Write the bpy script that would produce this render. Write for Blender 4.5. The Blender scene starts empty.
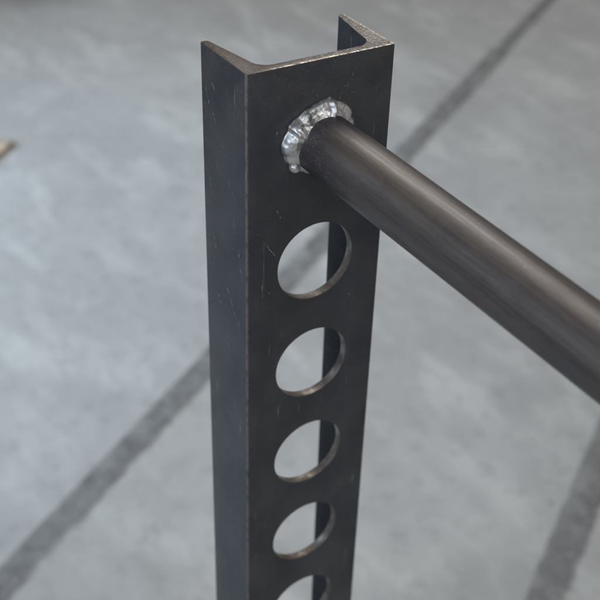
import bpy, bmesh, math, random
from mathutils import Vector, Matrix, noise

random.seed(7)
scene = bpy.context.scene
C = scene.collection
MM = 0.001
H = 0.9                      # height of the post top above the floor

# ------------------------------------------------------------------ camera
def make_camera():
    cam = bpy.data.cameras.new('camera')
    o = bpy.data.objects.new('camera', cam); C.objects.link(o)
    roll = 0.03064
    az, el = math.radians(32.0317), math.radians(34.7576)
    f = Vector((math.sin(az)*math.cos(el), math.cos(az)*math.cos(el), -math.sin(el)))
    r = f.cross(Vector((0, 0, 1))).normalized()
    u = r.cross(f)
    c, s = math.cos(roll), math.sin(roll)
    r2 = c*r + s*u; u2 = -s*r + c*u
    m = Matrix((r2, u2, -f)).transposed().to_4x4()
    m.translation = Vector((-0.203533, -0.373354, 0.181302 + H))
    o.matrix_world = m
    cam.sensor_width = 36; cam.lens = 1084.407/600*36
    cam.clip_start = 0.01; cam.clip_end = 200
    target = Vector((0.030, 0.0, H - 0.035))
    cam.dof.use_dof = True
    cam.dof.focus_distance = (target - m.translation).dot(f)
    cam.dof.aperture_fstop = 12
    scene.camera = o
make_camera()

# ------------------------------------------------------------------ light
w = bpy.data.worlds.new('World'); scene.world = w; w.use_nodes = True
bg = w.node_tree.nodes['Background']
bg.inputs[0].default_value = (1.0, 0.99, 0.98, 1); bg.inputs[1].default_value = 0.18

def area(name, loc, target, sx, sy, power, col):
    l = bpy.data.lights.new(name, 'AREA'); l.shape = 'RECTANGLE'
    l.size = sx; l.size_y = sy; l.energy = power; l.color = col
    o = bpy.data.objects.new(name, l); C.objects.link(o)
    o.location = loc
    d = (Vector(target) - Vector(loc)).normalized()
    o.rotation_euler = d.to_track_quat('-Z', 'Y').to_euler()
    return o
area('side_fill_light', (-2.3, -0.1, 1.8), (0.2, 0.9, 0.3), 1.6, 1.4, 24, (0.70, 0.84, 1.0))  # unseen lamp, added to brighten the left of the weld
floor_fill = area('floor_fill_light', (-1.6, 2.0, 1.6), (0.0, 1.55, 0.0), 1.2, 1.2, 21, (0.64, 0.81, 1.0))  # added lamp, narrowed to throw cool light on the left floor only
floor_fill.data.spread = math.radians(70)
area('ceiling_lamp', (1.5, 2.0, 3.3), (0.7, 1.1, 0.0), 1.3, 2.6, 63, (1.0, 0.955, 0.885))
area('front_fill_light', (-0.9, -3.6, 2.8), (0.2, 0.4, 0.9), 3.0, 2.0, 46, (1.0, 0.985, 0.97))  # added fill behind the camera, lifts the dark web face

scene.view_settings.view_transform = 'Standard'
scene.view_settings.look = 'None'
scene.view_settings.exposure = 0.0
scene.view_settings.gamma = 1.0

# ------------------------------------------------------------------ node helpers
class NT:
    def __init__(s, name, group=False):
        if group:
            s.t = bpy.data.node_groups.new(name, 'ShaderNodeTree')
        else:
            s.m = bpy.data.materials.new(name); s.m.use_nodes = True
            s.t = s.m.node_tree
            s.bsdf = s.t.nodes['Principled BSDF']; s.out = s.t.nodes['Material Output']
    def n(s, typ, **kw):
        x = s.t.nodes.new(typ)
        for k, v in kw.items(): setattr(x, k, v)
        return x
    def put(s, sock, v):
        if hasattr(v, 'is_linked') or isinstance(v, bpy.types.NodeSocket): s.t.links.new(v, sock)
        else: sock.default_value = v
    def math(s, op, a, b=0.0, c=None, clamp=False):
        x = s.n('ShaderNodeMath', operation=op); x.use_clamp = clamp
        s.put(x.inputs[0], a); s.put(x.inputs[1], b)
        if c is not None: s.put(x.inputs[2], c)
        return x.outputs[0]
    def vmath(s, op, a, b=None, scale=None):
        x = s.n('ShaderNodeVectorMath', operation=op)
        s.put(x.inputs[0], a)
        if b is not None: s.put(x.inputs[1], b)
        if scale is not None: s.put(x.inputs['Scale'], scale)
        return x.outputs['Value'] if op in ('LENGTH', 'DOT_PRODUCT', 'DISTANCE') else x.outputs['Vector']
    def obj(s):
        return s.n('ShaderNodeTexCoord').outputs['Object']
    def sep(s, v):
        x = s.n('ShaderNodeSeparateXYZ'); s.put(x.inputs[0], v); return x.outputs
    def mapping(s, v, scale=(1, 1, 1), rot=(0, 0, 0), loc=(0, 0, 0)):
        x = s.n('ShaderNodeMapping'); s.put(x.inputs[0], v)
        x.inputs['Scale'].default_value = scale; x.inputs['Rotation'].default_value = rot
        x.inputs['Location'].default_value = loc
        return x.outputs[0]
    def noise(s, v, scale, detail=4, rough=0.55, dist=0.0):
        x = s.n('ShaderNodeTexNoise'); s.put(x.inputs['Vector'], v)
        x.inputs['Scale'].default_value = scale; x.inputs['Detail'].default_value = detail
        x.inputs['Roughness'].default_value = rough; x.inputs['Distortion'].default_value = dist
        return x.outputs['Fac']
    def ramp(s, v, lo, hi, a=0.0, b=1.0):
        x = s.n('ShaderNodeMapRange'); x.interpolation_type = 'SMOOTHSTEP'
        s.put(x.inputs[0], v)
        for i, q in zip((1, 2, 3, 4), (lo, hi, a, b)): s.put(x.inputs[i], q)
        return x.outputs[0]
    def mix(s, f, a, b):
        x = s.n('ShaderNodeMix', data_type='RGBA')
        s.put(x.inputs['Factor'], f)
        for i, q in ((6, a), (7, b)):
            s.put(x.inputs[i], q if not isinstance(q, tuple) else (*q, 1) if len(q) == 3 else q)
        return x.outputs[2]
    def bump(s, h, strength, dist, normal=None):
        x = s.n('ShaderNodeBump'); s.put(x.inputs['Height'], h)
        x.inputs['Strength'].default_value = strength; x.inputs['Distance'].default_value = dist
        if normal is not None: s.put(x.inputs['Normal'], normal)
        return x.outputs[0]
    def set(s, **kw):
        for k, v in kw.items(): s.put(s.bsdf.inputs[k.replace('_', ' ')], v)
        return s.m

# distance to a segment, broken up by noise: one hand-placed scratch
def scratch_group():
    g = NT('scratch_group', True)
    it = g.t.interface
    it.new_socket('P', in_out='INPUT', socket_type='NodeSocketVector')
    it.new_socket('A', in_out='INPUT', socket_type='NodeSocketVector')
    it.new_socket('B', in_out='INPUT', socket_type='NodeSocketVector')
    it.new_socket('W', in_out='INPUT', socket_type='NodeSocketFloat')
    it.new_socket('M', in_out='OUTPUT', socket_type='NodeSocketFloat')
    gi = g.n('NodeGroupInput'); go = g.n('NodeGroupOutput')
    P, A, B, W = gi.outputs[:4]
    ba = g.vmath('SUBTRACT', B, A); pa = g.vmath('SUBTRACT', P, A)
    t = g.math('DIVIDE', g.vmath('DOT_PRODUCT', pa, ba), g.vmath('DOT_PRODUCT', ba, ba), clamp=True)
    x = g.n('ShaderNodeVectorMath', operation='SCALE'); g.t.links.new(ba, x.inputs[0]); g.t.links.new(t, x.inputs['Scale'])
    d = g.vmath('DISTANCE', pa, x.outputs['Vector'])
    m = g.ramp(d, W, g.math('MULTIPLY', W, 0.35))
    g.t.links.new(m, go.inputs[0])
    return g.t
SCR = scratch_group()
def scratches(nt, P, segs):
    acc = None
    for a, b, wd in segs:
        x = nt.n('ShaderNodeGroup'); x.node_tree = SCR
        nt.put(x.inputs[0], P); x.inputs[1].default_value = a; x.inputs[2].default_value = b; x.inputs[3].default_value = wd
        acc = x.outputs[0] if acc is None else nt.math('MAXIMUM', acc, x.outputs[0])
    return acc

# ------------------------------------------------------------------ materials
W, D, TW = 76.2*MM, 42.2*MM, 5.0*MM
HR, HZ0, HDZ = 21.155*MM, -104.054*MM, 62.612*MM
BX, BZ, BR = 38.1*MM, -39.065*MM, 14.486*MM
BDIR = Vector((0.050, -1.0, -0.048)).normalized()

def mill_scale(face):
    """hot-rolled skin of the channel: blue-black scale, scuffs, rubbed corner"""
    nt = NT('mill_scale_' + face); P = nt.obj(); xyz = nt.sep(P)
    big = nt.noise(P, 28, 4, 0.6)
    fine = nt.noise(P, 900, 3, 0.6)
    streak = nt.noise(nt.mapping(P, (1, 1, 0.06)), 220, 4, 0.6)
    col = nt.mix(nt.ramp(big, 0.35, 0.68), (0.042, 0.046, 0.055), (0.066, 0.070, 0.078))
    col = nt.mix(nt.math('MULTIPLY', nt.ramp(streak, 0.5, 0.75), 0.40), col, (0.074, 0.072, 0.071))
    # brown tinge near the top of the flange
    rust = nt.math('MULTIPLY', nt.ramp(nt.noise(P, 75, 5, 0.65, 0.6), 0.50, 0.68),
                   nt.ramp(xyz[2], -0.11, -0.004))
    col = nt.mix(nt.math('MULTIPLY', rust, 0.40), col, (0.080, 0.068, 0.060))
    # pale dust specks
    spk = nt.ramp(nt.noise(P, 1300, 2, 0.5), 0.62, 0.72)
    # dust gathers along the back edge of the flange and under the cut end
    gather = nt.math('MAXIMUM', nt.ramp(xyz[1], 0.026, 0.042), nt.math('MAXIMUM', nt.ramp(xyz[2], -0.030, -0.002), nt.math('MULTIPLY', nt.ramp(xyz[0], 0.062, 0.077), 0.7)))
    patch = nt.ramp(nt.math('ADD', nt.noise(P, 60, 4, 0.65), nt.math('MULTIPLY', gather, 0.16)), 0.48, 0.66)
    spk = nt.math('MULTIPLY', spk, patch)
    col = nt.mix(nt.math('MULTIPLY', spk, 0.75), col, (0.24, 0.23, 0.222))
    brown = nt.math('MULTIPLY', nt.ramp(nt.noise(P, 110, 5, 0.7), 0.44, 0.62), nt.ramp(xyz[1], 0.024, 0.041))
    col = nt.mix(nt.math('MULTIPLY', nt.math('MULTIPLY', brown, nt.math('LESS_THAN', xyz[0], 0.0004)), 0.6), col, (0.082, 0.070, 0.063))
    # fine random scratches in three directions
    acc = None
    for i, (rx, ry) in enumerate(((0.4, 0.5), (-0.6, -0.5), (0.9, 1.2), (0.05, 0.1))):
        v = nt.mapping(P, (1, 1, 0.035), (rx, ry, 0), (i*3.1, i*1.7, i*0.9))
        a = nt.ramp(nt.noise(v, 700, 1, 0.4), 0.735, 0.79)
        a = nt.math('MULTIPLY', a, nt.ramp(nt.noise(nt.mapping(P, loc=(i, 2*i, i)), 55, 2), 0.52, 0.66))
        acc = a if acc is None else nt.math('MAXIMUM', acc, a)
    segs = []
    def s(x1, z1, x2, z2, wd=0.00030, left=False):
        if left != (face == 'flange'): return
        a, b = ((0, x1*MM, z1*MM), (0, x2*MM, z2*MM)) if left else ((x1*MM, 0, z1*MM), (x2*MM, 0, z2*MM))
        segs.append((a, b, wd))
    # web face (x, z in mm)
    s(50, -15, 43, -32); s(56, -7, 50, -18, .00022); s(16, -27, 15, -34); s(11, -87, 17, -97); s(8, -83, 15, -93, .0002)
    s(16, -70, 18, -74, .0004); s(33, -13, 36, -17); s(20, -30, 24, -33, .0002); s(62, -80, 64, -83); s(27, -42, 26, -48, .0002)
    s(9, -105, 8, -112); s(10, -112, 13, -115, .0002); s(58, -128, 60, -131)
    # flange face (y, z in mm)
    s(8, -88, 5, -106, left=True); s(20, -119, 7, -137, left=True); s(31, -30, 29, -34, .0005, True)
    s(33, -14, 27, -20, .0003, True); s(26, -60, 23, -66, .0002, True); s(24, -42, 18, -47, .0002, True)
    s(30, -52, 26, -58, .0003, True); s(36, -66, 34, -74, .0003, True); s(14, -60, 12, -68, .0002, True); s(22, -150, 17, -158, .0002, True); s(30, -128, 27, -133, .0003, True); s(38, -20, 35, -27, .0004, True); s(20, -12, 16, -17, .0002, True)
    s(33, -95, 31, -102, .0003, True); s(12, -22, 9, -30, .0002, True)
    wob = nt.n('ShaderNodeTexNoise'); nt.put(wob.inputs['Vector'], P); wob.inputs['Scale'].default_value = 260
    Pw = nt.vmath('ADD', P, nt.vmath('SCALE', nt.vmath('SUBTRACT', wob.outputs['Color'], (0.5, 0.5, 0.5)), scale=0.0016))
    hand = scratches(nt, Pw, segs)
    hand = nt.math('MULTIPLY', hand, nt.ramp(nt.noise(P, 520, 3, 0.7), 0.42, 0.60))
    scr = nt.math('MAXIMUM', nt.math('MULTIPLY', acc, 0.55), nt.math('MULTIPLY', hand, 0.95))
    col = nt.mix(scr, col, (0.38, 0.37, 0.36))
    # rubbed outer corner: bare grey-brown line of uneven width
    jag = nt.math('MULTIPLY', nt.math('SUBTRACT', nt.noise(P, 700, 4, 0.7), 0.5), 0.0020)
    r = nt.vmath('LENGTH', nt.mapping(P, (1, 1, 0)))
    cor = nt.ramp(nt.math('ADD', r, jag), 0.0012, 0.0006)
    cor = nt.math('MULTIPLY', cor, nt.ramp(nt.noise(P, 160, 4), 0.36, 0.54, 0.25, 1.0))
    col = nt.mix(nt.math('MULTIPLY', cor, 0.85), col, (0.205, 0.188, 0.175))
    bare = nt.math('MAXIMUM', scr, nt.math('MULTIPLY', cor, 0.8))
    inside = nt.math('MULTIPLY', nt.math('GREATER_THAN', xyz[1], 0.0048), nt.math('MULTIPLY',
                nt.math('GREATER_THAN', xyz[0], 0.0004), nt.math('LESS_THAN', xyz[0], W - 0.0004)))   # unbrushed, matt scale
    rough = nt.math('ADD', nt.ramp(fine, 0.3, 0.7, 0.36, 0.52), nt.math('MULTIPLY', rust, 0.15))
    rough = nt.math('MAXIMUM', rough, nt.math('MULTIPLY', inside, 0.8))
    h = nt.math('ADD', nt.math('MULTIPLY', fine, 0.5), nt.math('ADD', big, nt.math('MULTIPLY', bare, -0.8)))
    nrm = nt.bump(h, 0.25, 0.0004)
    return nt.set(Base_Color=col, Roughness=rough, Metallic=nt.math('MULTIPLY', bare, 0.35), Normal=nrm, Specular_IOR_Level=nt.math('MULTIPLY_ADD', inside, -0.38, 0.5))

def cut_end():
    """sawn top of the channel: brown rust with bright burrs along the rims"""
    nt = NT('cut_end'); P = nt.obj(); xyz = nt.sep(P)
    n1 = nt.noise(P, 260, 5, 0.7); n2 = nt.noise(P, 900, 3, 0.6)
    saw = nt.noise(nt.mapping(P, (1, 0.12, 1), (0, 0, 0.5)), 900, 2, 0.5)
    col = nt.mix(nt.ramp(n1, 0.35, 0.65), (0.030, 0.018, 0.013), (0.090, 0.055, 0.040))
    col = nt.mix(nt.math('MULTIPLY', nt.ramp(saw, 0.55, 0.72), 0.45), col, (0.19, 0.13, 0.095))
    right = nt.ramp(xyz[0], 0.004, 0.05)                      # the far side was dressed brighter
    col = nt.mix(nt.math('MULTIPLY', right, 0.75), col, nt.mix(nt.ramp(nt.math('ADD', nt.math('MULTIPLY', n2, 0.6), nt.math('MULTIPLY', n1, 0.4)), 0.40, 0.60), (0.075, 0.066, 0.060), (0.36, 0.335, 0.31)))
    # bright burr along the front rim
    rim = nt.ramp(nt.math('ADD', xyz[1], nt.math('MULTIPLY', nt.math('SUBTRACT', n2, 0.5), 0.0030)), 0.0014, 0.0004)
    rim = nt.math('MULTIPLY', rim, nt.ramp(xyz[0], 0.004, 0.02))
    out = nt.ramp(nt.math('ADD', nt.math('SUBTRACT', W, xyz[0]), nt.math('MULTIPLY', nt.math('SUBTRACT', n2, 0.5), 0.0040)), 0.0016, 0.0004)
    rim = nt.math('MULTIPLY', nt.math('MAXIMUM', rim, out), nt.ramp(nt.noise(P, 420, 3, 0.7), 0.42, 0.56, 0.15, 1.0))
    col = nt.mix(nt.math('MULTIPLY', rim, 0.95), col, (0.80, 0.73, 0.66))
    pit = nt.ramp(nt.noise(P, 700, 3, 0.6), 0.54, 0.62)
    col = nt.mix(nt.math('MULTIPLY', pit, 0.7), col, (0.03, 0.026, 0.024))
    met = nt.math('ADD', nt.math('MULTIPLY', right, 0.35), nt.math('MULTIPLY', rim, 0.3))
    nrm = nt.bump(nt.math('ADD', n1, nt.math('ADD', saw, nt.math('MULTIPLY', n2, 0.5))), 0.40, 0.0004)
    return nt.set(Base_Color=col, Roughness=0.48, Metallic=met, Normal=nrm)

def bore():
    """drilled wall of the holes"""
    nt = NT('bore'); P = nt.obj(); xyz = nt.sep(P)
    ring = nt.noise(nt.mapping(P, (0.10, 1, 0.10)), 1500, 3, 0.6)
    bl = nt.noise(P, 130, 4, 0.6)
    col = nt.mix(nt.ramp(bl, 0.38, 0.62), (0.15, 0.125, 0.110), (0.27, 0.24, 0.215))
    col = nt.mix(nt.math('MULTIPLY', nt.ramp(ring, 0.5, 0.7), 0.4), col, (0.12, 0.10, 0.09))
    nrm = nt.bump(nt.math('ADD', ring, bl), 0.35, 0.0003)
    return nt.set(Base_Color=col, Roughness=nt.ramp(bl, 0.35, 0.65, 0.58, 0.34), Metallic=0.5, Normal=nrm)

def bar_steel():
    """drawn bar: brown-violet scale in long streaks, grit and heat tint by the weld. object y runs along the bar"""
    nt = NT('bar_steel'); P = nt.obj(); xyz = nt.sep(P)
    lon = nt.mapping(P, (1, 0.04, 1))
    s1 = nt.noise(lon, 110, 4, 0.6); s2 = nt.noise(nt.mapping(P, (1, 0.02, 1), loc=(3, 1, 2)), 420, 3, 0.6)
    bl = nt.noise(P, 34, 4, 0.6); fine = nt.noise(P, 1100, 3, 0.6)
    col = nt.mix(nt.ramp(s1, 0.36, 0.64), (0.094, 0.084, 0.086), (0.128, 0.107, 0.095))
    col = nt.mix(nt.math('MULTIPLY', nt.ramp(s2, 0.48, 0.66), 0.45), col, (0.15, 0.128, 0.114))
    col = nt.mix(nt.math('MULTIPLY', nt.ramp(bl, 0.45, 0.65), 0.4), col, (0.074, 0.072, 0.080))
    grain = nt.noise(nt.mapping(P, (1, 0.10, 1), loc=(2, 5, 1)), 750, 5, 0.7)
    col = nt.mix(nt.math('MULTIPLY', nt.ramp(grain, 0.54, 0.68), 0.35), col, (0.19, 0.17, 0.16))
    col = nt.mix(nt.math('MULTIPLY', nt.ramp(grain, 0.46, 0.34), 0.30), col, (0.040, 0.036, 0.038))
    near = nt.ramp(nt.math('ADD', nt.math('ADD', xyz[1], nt.math('MULTIPLY', xyz[2], -0.9)), nt.math('MULTIPLY', nt.math('SUBTRACT', nt.noise(P, 90, 4), 0.5), 0.03)), -0.050, -0.006)
    col = nt.mix(nt.math('MULTIPLY', near, 0.7), col, (0.040, 0.038, 0.050))
    grit = nt.ramp(nt.math('ADD', nt.math('MULTIPLY', nt.noise(P, 1500, 4, 0.75), 0.75), nt.math('MULTIPLY', nt.noise(P, 160, 3), 0.25)), 0.53, 0.64)
    col = nt.mix(nt.math('MULTIPLY', nt.math('MULTIPLY', grit, near), 0.65), col, (0.30, 0.27, 0.27))
    spk = nt.math('MULTIPLY', nt.ramp(nt.noise(nt.mapping(P, (1, 0.35, 1)), 900, 2, 0.5), 0.72, 0.78), nt.ramp(nt.noise(P, 50, 2), 0.55, 0.68))
    col = nt.mix(nt.math('MULTIPLY', spk, 0.7), col, (0.5, 0.48, 0.46))
    rough = nt.math('ADD', nt.ramp(s2, 0.3, 0.7, 0.34, 0.52), nt.math('MULTIPLY', near, 0.10))
    h = nt.math('ADD', nt.math('MULTIPLY', s2, 0.5), nt.math('ADD', nt.math('MULTIPLY', nt.math('ADD', fine, grain), 0.40), nt.math('MULTIPLY', nt.math('MULTIPLY', grit, near), 0.8)))
    return nt.set(Base_Color=col, Roughness=rough, Metallic=0.40, Normal=nt.bump(h, 0.30, 0.0004))

def weld_metal():
    nt = NT('weld_metal'); P = nt.obj()
    n1 = nt.noise(P, 160, 4, 0.6, 0.5); n2 = nt.noise(P, 700, 3, 0.6)
    col = nt.mix(nt.ramp(n1, 0.35, 0.65), (0.66, 0.66, 0.665), (0.92, 0.91, 0.90))
    col = nt.mix(nt.math('MULTIPLY', nt.ramp(nt.noise(P, 190, 5, 0.7, 0.8), 0.54, 0.64), 0.75), col, (0.10, 0.095, 0.09))
    return nt.set(Base_Color=col, Metallic=0.9, Roughness=nt.ramp(n1, 0.3, 0.7, 0.34, 0.56),
                  Normal=nt.bump(nt.math('ADD', n1, nt.math('MULTIPLY', n2, 0.20)), 0.30, 0.0008))

def concrete():
    nt = NT('concrete'); P = nt.obj()
    a = nt.noise(P, 1.7, 5, 0.60, 0.4); b = nt.noise(nt.mapping(P, loc=(4, 7, 0)), 7.5, 5, 0.62, 0.3)
    c = nt.noise(P, 32, 4, 0.65); d = nt.noise(P, 260, 3, 0.6)
    col = nt.mix(nt.ramp(a, 0.32, 0.68), (0.255, 0.255, 0.251), (0.315, 0.317, 0.313))
    col = nt.mix(nt.math('MULTIPLY', nt.ramp(b, 0.44, 0.70), 0.40), col, (0.222, 0.221, 0.215))
    col = nt.mix(nt.math('MULTIPLY', nt.ramp(nt.noise(nt.mapping(P, (1, 0.35, 1), (0, 0, 0.9), (1, 2, 0)), 9, 4, 0.6), 0.50, 0.68), 0.55), col, (0.42, 0.42, 0.41))
    e = nt.noise(nt.mapping(P, (1, 0.55, 1), (0, 0, 0.5), (9, 3, 0)), 17, 6, 0.68, 0.4)
    col = nt.mix(nt.math('MULTIPLY', nt.ramp(e, 0.50, 0.70), 0.32), col, (0.40, 0.40, 0.392))
    col = nt.mix(nt.math('MULTIPLY', nt.ramp(e, 0.46, 0.32), 0.35), col, (0.200, 0.200, 0.196))
    col = nt.mix(nt.math('MULTIPLY', nt.ramp(c, 0.53, 0.70), 0.55), col, (0.18, 0.18, 0.175))
    pore = nt.ramp(nt.noise(P, 75, 2, 0.5), 0.70, 0.77)
    col = nt.mix(nt.math('MULTIPLY', pore, 0.8), col, (0.10, 0.10, 0.098))
    col = nt.mix(nt.math('MULTIPLY', nt.ramp(d, 0.4, 0.7), 0.2), col, (0.40, 0.40, 0.39))
    # dark uneven patch near the far left
    dark_patch = nt.math('ADD', nt.vmath('DISTANCE', P, (0.62, 2.92, 0)), nt.math('MULTIPLY', nt.math('SUBTRACT', nt.noise(P, 4.5, 5, 0.6), 0.5), 0.40))
    col = nt.mix(nt.ramp(dark_patch, 0.52, 0.14, 0.0, 0.75), col, (0.095, 0.093, 0.086))
    rough = nt.ramp(b, 0.3, 0.7, 0.38, 0.55)
    return nt.set(Base_Color=col, Roughness=rough, Normal=nt.bump(nt.math('ADD', c, nt.math('MULTIPLY', d, 0.4)), 0.12, 0.003))

def joint_filler():
    nt = NT('joint_filler'); P = nt.obj()
    a = nt.noise(P, 26, 4, 0.6); b = nt.noise(P, 9, 3, 0.6); c = nt.noise(P, 120, 3, 0.6)
    col = nt.mix(nt.ramp(a, 0.35, 0.65), (0.095, 0.096, 0.096), (0.215, 0.216, 0.214))
    col = nt.mix(nt.math('MULTIPLY', nt.ramp(b, 0.4, 0.65), 0.6), col, (0.120, 0.120, 0.119))
    col = nt.mix(nt.math('MULTIPLY', nt.ramp(c, 0.50, 0.68), 0.6), col, (0.27, 0.27, 0.265))
    # the filler is worn thin and ragged towards both sides, letting the slab show
    y = nt.math('ABSOLUTE', nt.sep(P)[1])
    y = nt.math('ADD', y, nt.math('MULTIPLY', nt.math('SUBTRACT', nt.noise(P, 34, 5, 0.65), 0.5), 0.026))
    worn = nt.ramp(nt.noise(P, 4.0, 3, 0.6), 0.35, 0.65, 0.55, 0.95)
    nt.set(Base_Color=col, Roughness=0.6, Alpha=nt.math('MULTIPLY', nt.ramp(y, 0.029, 0.015), worn))
    return nt.m

def sawn_board():
    nt = NT('sawn_board'); P = nt.obj(); xyz = nt.sep(P)
    g = nt.noise(nt.mapping(P, (1, 0.1, 1)), 90, 4, 0.6, 0.5)
    col = nt.mix(nt.ramp(g, 0.35, 0.65), (0.38, 0.29, 0.21), (0.48, 0.37, 0.28))
    edge = nt.ramp(nt.math('ADD', xyz[1], nt.math('MULTIPLY', nt.math('SUBTRACT', nt.noise(P, 40, 3), 0.5), 0.02)), 0.034, 0.024)
    col = nt.mix(nt.math('MULTIPLY', edge, 0.8), col, (0.20, 0.175, 0.155))
    return nt.set(Base_Color=col, Roughness=0.7)

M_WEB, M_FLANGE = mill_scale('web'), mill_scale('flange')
M_CUT, M_BORE, M_BAR, M_WELD = cut_end(), bore(), bar_steel(), weld_metal()
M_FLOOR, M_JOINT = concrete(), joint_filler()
M_WOOD = sawn_board()

# ------------------------------------------------------------------ mesh helpers
def link(name, me, parent=None, mats=()):
    o = bpy.data.objects.new(name, me); C.objects.link(o)
    for m in mats: me.materials.append(m)
    if parent: o.parent = parent
    return o
def from_bm(name, bm):
    me = bpy.data.meshes.new(name); bm.to_mesh(me); bm.free(); return me
def evaluate(o):
    dg = bpy.context.evaluated_depsgraph_get(); dg.update()
    return bpy.data.meshes.new_from_object(o.evaluated_get(dg))

# ------------------------------------------------------------------ setting
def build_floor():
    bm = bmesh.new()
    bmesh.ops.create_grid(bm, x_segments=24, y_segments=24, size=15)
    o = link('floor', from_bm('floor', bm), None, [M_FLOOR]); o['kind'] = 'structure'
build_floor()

def floor_joint(p0, ang, length, width, narrow_after=None, seed=0, jog=None):
    """filled joint in the slab: an uneven dark strip lying 2 mm proud of the floor"""
    bm = bmesh.new(); n = int(length/0.02); prev = None
    for i in range(n + 1):
        t = i*length/n; hw = width/2
        off = 0.004*noise.noise(Vector((t*3, seed, 0)))
        if narrow_after is not None and t > narrow_after: hw *= 0.55
        if jog: off -= jog[2]*min(1, max(0, (jog[1] - t)/(jog[1] - jog[0])))   # the cut was not quite straight
        row = [bm.verts.new((t, off + hw, 0)), bm.verts.new((t, off - hw, 0))]
        if prev: bm.faces.new((prev[1], row[1], row[0], prev[0]))
        prev = row
    o = link('floor_joint', from_bm('floor_joint', bm), None, [M_JOINT]); o['kind'] = 'structure'
    o.location = (p0[0], p0[1], 0.002); o.rotation_euler = (0, 0, ang)
A32 = math.radians(32.4)
floor_joint((-0.031 - 1.5*math.cos(A32), 0.592 - 1.5*math.sin(A32)), A32, 6.0, 0.066, 1.5 + 2.02, 1, (1.5 + 0.48, 1.5 + 1.0, 0.013))
floor_joint((0.551 - 1.2*math.cos(A32), 0.2306 - 1.2*math.sin(A32)), A32, 6.0, 0.050, None, 9)

def build_offcut():
    """corner of a short sawn board on the floor, its far edge dark with bark"""
    bm = bmesh.new()
    out = [(0.0, 0.0), (0.125, 0.012), (0.118, 0.30), (-0.012, 0.29)]
    T = 0.012
    lo = [bm.verts.new((x, y, 0.0)) for x, y in out]; hi = [bm.verts.new((x, y, T)) for x, y in out]
    bm.faces.new(hi); bm.faces.new(list(reversed(lo)))
    n = len(out)
    for i in range(n): bm.faces.new((lo[i], lo[(i+1) % n], hi[(i+1) % n], hi[i]))
    bmesh.ops.recalc_face_normals(bm, faces=bm.faces)
    bmesh.ops.bevel(bm, geom=bm.edges[:], offset=0.0015, segments=2, affect='EDGES')
    o = link('wood_offcut', from_bm('wood_offcut', bm), None, [M_WOOD])
    o['label'] = 'pale tan board offcut with a dark edge lying on the concrete floor'; o['category'] = 'wood scrap'
    o.location = (0.386, 1.752, 0.0005); o.rotation_euler = (0, 0, math.radians(128))
build_offcut()

# ------------------------------------------------------------------ the welded steel frame
root = bpy.data.objects.new('steel_rack_frame', None); C.objects.link(root)
root['label'] = 'dark steel channel post with round holes and a welded round bar standing on grey concrete'
root['category'] = 'steel frame'

def channel_profile():
    """section of the hot-rolled channel, web along x at y = 0, tapered flanges towards +y (mm)"""
    w_, d_, tw = 76.2, 42.2, 5.0
    pts = []
    def arc(cx, cy, r, a0, a1, n):
        for i in range(n+1):
            a = math.radians(a0 + (a1-a0)*i/n); pts.append((cx + r*math.cos(a), cy + r*math.sin(a)))
    tip, rt, rf = 3.9, 1.9, 8.0                # thickness near the tip, rounding of the tip, root fillet
    slope = 0.17
    arc(0.7, 0.7, 0.7, 270, 180, 5)            # outer front-left corner
    pts.append((0, d_ - 0.5)); pts.append((0.4, d_))
    arc(tip - rt, d_ - rt, rt, 90, 6, 6)       # rounded tip
    # inner flange face runs down to the root fillet
    xi = lambda y: tip + (d_ - rt - y)*slope
    yc = tw + rf; a = math.atan(slope)
    xf = xi(yc); cx = xf + rf
    arc(cx, yc, rf, 180, 270, 8)
    left = list(pts)
    return left + [(w_ - x, y) for x, y in reversed(left)]

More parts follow.
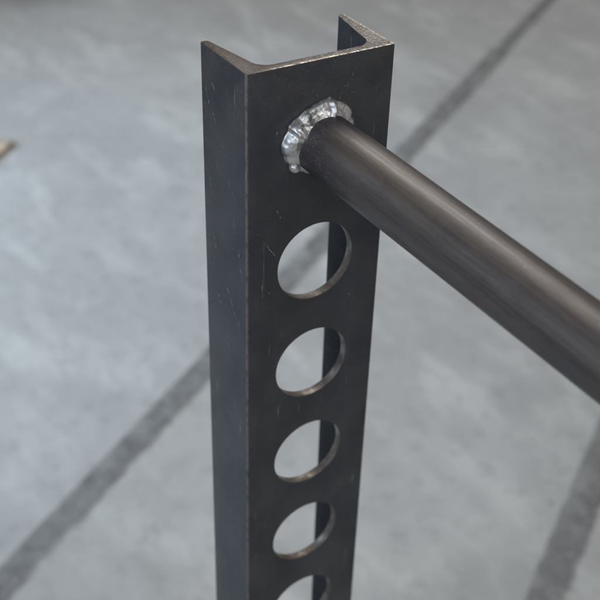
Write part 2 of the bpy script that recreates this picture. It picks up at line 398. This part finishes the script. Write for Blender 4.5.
def build_post():
    prof = channel_profile()
    zs = [0.0, -H/MM]
    bm = bmesh.new()
    top = [bm.verts.new((x*MM, y*MM, 0)) for x, y in prof]
    bot = [bm.verts.new((x*MM, y*MM, -H + 0.0005)) for x, y in prof]
    n = len(prof)
    bm.faces.new(top); bm.faces.new(list(reversed(bot)))
    for i in range(n): bm.faces.new((top[i], bot[i], bot[(i+1) % n], top[(i+1) % n]))
    bmesh.ops.recalc_face_normals(bm, faces=bm.faces)
    tmp = link('tmp_channel', from_bm('tmp_channel', bm))
    cb = bmesh.new()
    for k in range(12):
        z = HZ0 - k*HDZ
        r = bmesh.ops.create_cone(cb, cap_ends=True, segments=96, radius1=HR, radius2=HR, depth=20*MM,
              matrix=Matrix.Translation((38.26*MM, 2.5*MM, z)) @ Matrix.Rotation(math.pi/2, 4, 'X'))
    cut = link('tmp_cut', from_bm('tmp_cut', cb))
    m = tmp.modifiers.new('holes', 'BOOLEAN'); m.object = cut; m.operation = 'DIFFERENCE'; m.solver = 'EXACT'
    b = tmp.modifiers.new('soft', 'BEVEL'); b.width = 0.35*MM; b.segments = 2; b.limit_method = 'ANGLE'; b.angle_limit = math.radians(50)
    me = evaluate(tmp); me.name = 'channel_post'
    for o in (tmp, cut): bpy.data.objects.remove(o)
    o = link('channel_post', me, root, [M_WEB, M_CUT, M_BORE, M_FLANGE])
    for p in me.polygons:
        p.use_smooth = True; p.material_index = 0
        c = p.center
        if p.normal.z > 0.5 and c.z > -0.002: p.material_index = 1
        elif p.normal.x < -0.95 and c.x < 0.0005: p.material_index = 3
        elif 0.0001 < c.y < 4.95*MM and 0.012 < c.x < 0.064:
            k = round((HZ0 - c.z)/HDZ)
            if abs(math.hypot(c.x - 38.26*MM, c.z - (HZ0 - k*HDZ)) - HR) < 0.6*MM: p.material_index = 2
    bm = bmesh.new(); bm.from_mesh(me)
    for e in bm.edges:
        e.smooth = not (len(e.link_faces) == 2 and e.calc_face_angle(0) > math.radians(28))
    bm.to_mesh(me); bm.free()
    return o
build_post()

def bar_frame():
    """matrix whose y axis runs back along the bar into the web"""
    y = -BDIR; z = (Vector((0, 0, 1)) - y*y.z).normalized(); x = y.cross(z)
    m = Matrix((x, y, z)).transposed().to_4x4(); m.translation = Vector((BX, 0, BZ))
    return m
def build_bar():
    bm = bmesh.new(); L = 0.62; seg = 96
    rows = []
    ys = [0.0005] + [-0.004*i for i in range(1, 20)] + [-0.08 - 0.03*i for i in range(1, 18)] + [-L + 0.0012, -L]
    for j, y in enumerate(ys):
        r = BR - (0.0012 if j == len(ys)-1 else 0)
        rows.append([bm.verts.new((r*math.cos(a), y, r*math.sin(a))) for a in (2*math.pi*i/seg for i in range(seg))])
    for p, q in zip(rows, rows[1:]):
        for i in range(seg): bm.faces.new((p[i], p[(i+1) % seg], q[(i+1) % seg], q[i]))
    bm.faces.new(rows[0]); bm.faces.new(list(reversed(rows[-1])))
    bmesh.ops.recalc_face_normals(bm, faces=bm.faces)
    for f in bm.faces: f.smooth = len(f.verts) == 4
    o = link('round_bar', from_bm('round_bar', bm), root, [M_BAR]); o.matrix_local = bar_frame()
build_bar()

def build_weld():
    """lumpy fillet bead round the bar, thick over the upper left, plus the drip under it"""
    # angle 0 = +x, 90 = up, 180 = -x (towards the left of the photo)
    keys = [  # angle, outer radius, knee height, height where it meets the bar, bulge (mm)
        (0, 17.6, 1.2, 2.6, 0.2), (14, 18.4, 1.6, 3.4, 0.3), (24, 18.6, 2.0, 3.6, 0.5), (30, 18.2, 1.6, 3.4, -0.1), (38, 19.7, 2.0, 4.0, 0.5),
        (52, 19.6, 1.8, 4.4, 0.1), (66, 19.0, 1.5, 4.8, -0.2), (74, 19.6, 2.6, 5.6, 0.6), (79, 20.8, 3.4, 7.0, 1.1), (84, 20.0, 2.2, 6.2, 0.2),
        (98, 19.1, 2.0, 5.4, -0.55), (112, 18.9, 2.2, 5.2, -0.6), (124, 18.9, 2.6, 5.8, 0.0), (131, 18.8, 2.3, 5.8, -0.1), (138, 19.9, 3.4, 6.6, 1.0),
        (147, 20.5, 3.6, 7.2, 1.1), (153, 19.6, 2.8, 6.6, 0.5), (162, 20.3, 3.2, 6.0, 0.8), (172, 20.7, 3.2, 5.4, 0.9), (181, 20.1, 2.6, 4.8, 0.3),
        (190, 19.2, 2.0, 4.2, 0.2), (199, 18.8, 2.0, 4.2, 0.6), (207, 17.2, 1.2, 2.8, 0.0), (222, 16.2, 0.8, 1.6, 0.1), (300, 16.4, 0.9, 1.8, 0.2), (360, 17.6, 1.2, 2.6, 0.2)]
    def key(a):
        for k0, k1 in zip(keys, keys[1:]):
            if k0[0] <= a <= k1[0]:
                t = (a - k0[0])/(k1[0] - k0[0]); t = 0.5*t + 0.5*t*t*(3 - 2*t)
                return [p + (q - p)*t for p, q in zip(k0[1:], k1[1:])]
    R0 = BR/MM; N = 560; rows = []
    bm = bmesh.new()
    for i in range(N):
        a = 360.0*i/N
        skew = 9*noise.noise(Vector((a*0.035, 2.3, 0.7))) + 5
        ro, kh, yb, bu = key(a)
        prof = [(ro + 0.5, -0.4), (ro + 0.28, 0.0), (ro + 0.08, 0.35*kh), (ro - 0.10, 0.7*kh), (ro - 0.45, kh)]
        M = 22
        for k in range(1, M + 1):
            t = k/M
            am = (a - skew*t*(1 + 0.6*math.sin(3*t + a*0.05))) % 360      # lobes lean over towards the bar
            r_, k_, y_, b_ = key(am); y_ = 0.5*y_ + 0.5*yb
            b = b_*math.sin(math.pi*min(1, t*1.02))
            w_ = t*t*(3 - 2*t)
            r0 = ro + (r_ - ro)*min(1, 2*t); k0 = kh + (k_ - kh)*min(1, 2*t)
            prof.append((r0 - 0.45 + (R0 - 0.05 - r0 + 0.45)*t + 0.62*b, k0 + (y_ - k0)*t + 0.78*b))
        yb = prof[-1][1]
        prof += [(R0 - 0.6, yb + 0.1), (R0 - 1.0, yb*0.5), (R0 - 0.6, -0.4)]
        ar = math.radians(a); row = []
        for k, (r, y) in enumerate(prof):
            q = Vector((r*math.cos(ar), -y, r*math.sin(ar)))
            if 1 < k < len(prof) - 3:
                e = Vector((math.cos(ar), -0.8, math.sin(ar)))
                n1 = noise.noise(q*0.22 + Vector((3, 1, 7))); n2 = noise.noise(q*0.6); n3 = noise.noise(q*1.7)
                ridge = 1 - abs(noise.noise(q*0.30 + Vector((9, 2, 4))))*2
                ripple = math.sin(math.radians(a)*46 + 2.0*n1 + 0.10*k)
                q += e*(0.52*n1 + 0.12*n2 + 0.05*n3 + 0.16*ridge + 0.010*ripple)
            row.append(bm.verts.new(q*MM))
        rows.append(row)
    K = len(rows[0])
    for i in range(N):
        p, q = rows[i], rows[(i + 1) % N]
        for k in range(K): bm.faces.new((p[k], q[k], q[(k + 1) % K], p[(k + 1) % K]))
    bmesh.ops.recalc_face_normals(bm, faces=bm.faces)
    for f in bm.faces: f.smooth = True
    me = from_bm('weld_bead', bm)
    o = link('weld_bead', me, root, [M_WELD]); o.matrix_local = bar_frame()
    sb = bmesh.new()
    bmesh.ops.create_icosphere(sb, subdivisions=4, radius=2.6*MM)
    for v in sb.verts: v.co *= 1 + 0.10*noise.noise(v.co*500); 
    for f in sb.faces: f.smooth = True
    a = math.radians(211); rr = BR + 2.6*MM
    b = link('weld_spatter', from_bm('weld_spatter', sb), o, [M_WELD]); b.location = (rr*math.cos(a), -2.0*MM, rr*math.sin(a))
build_weld()
root.location = (0, 0, H)
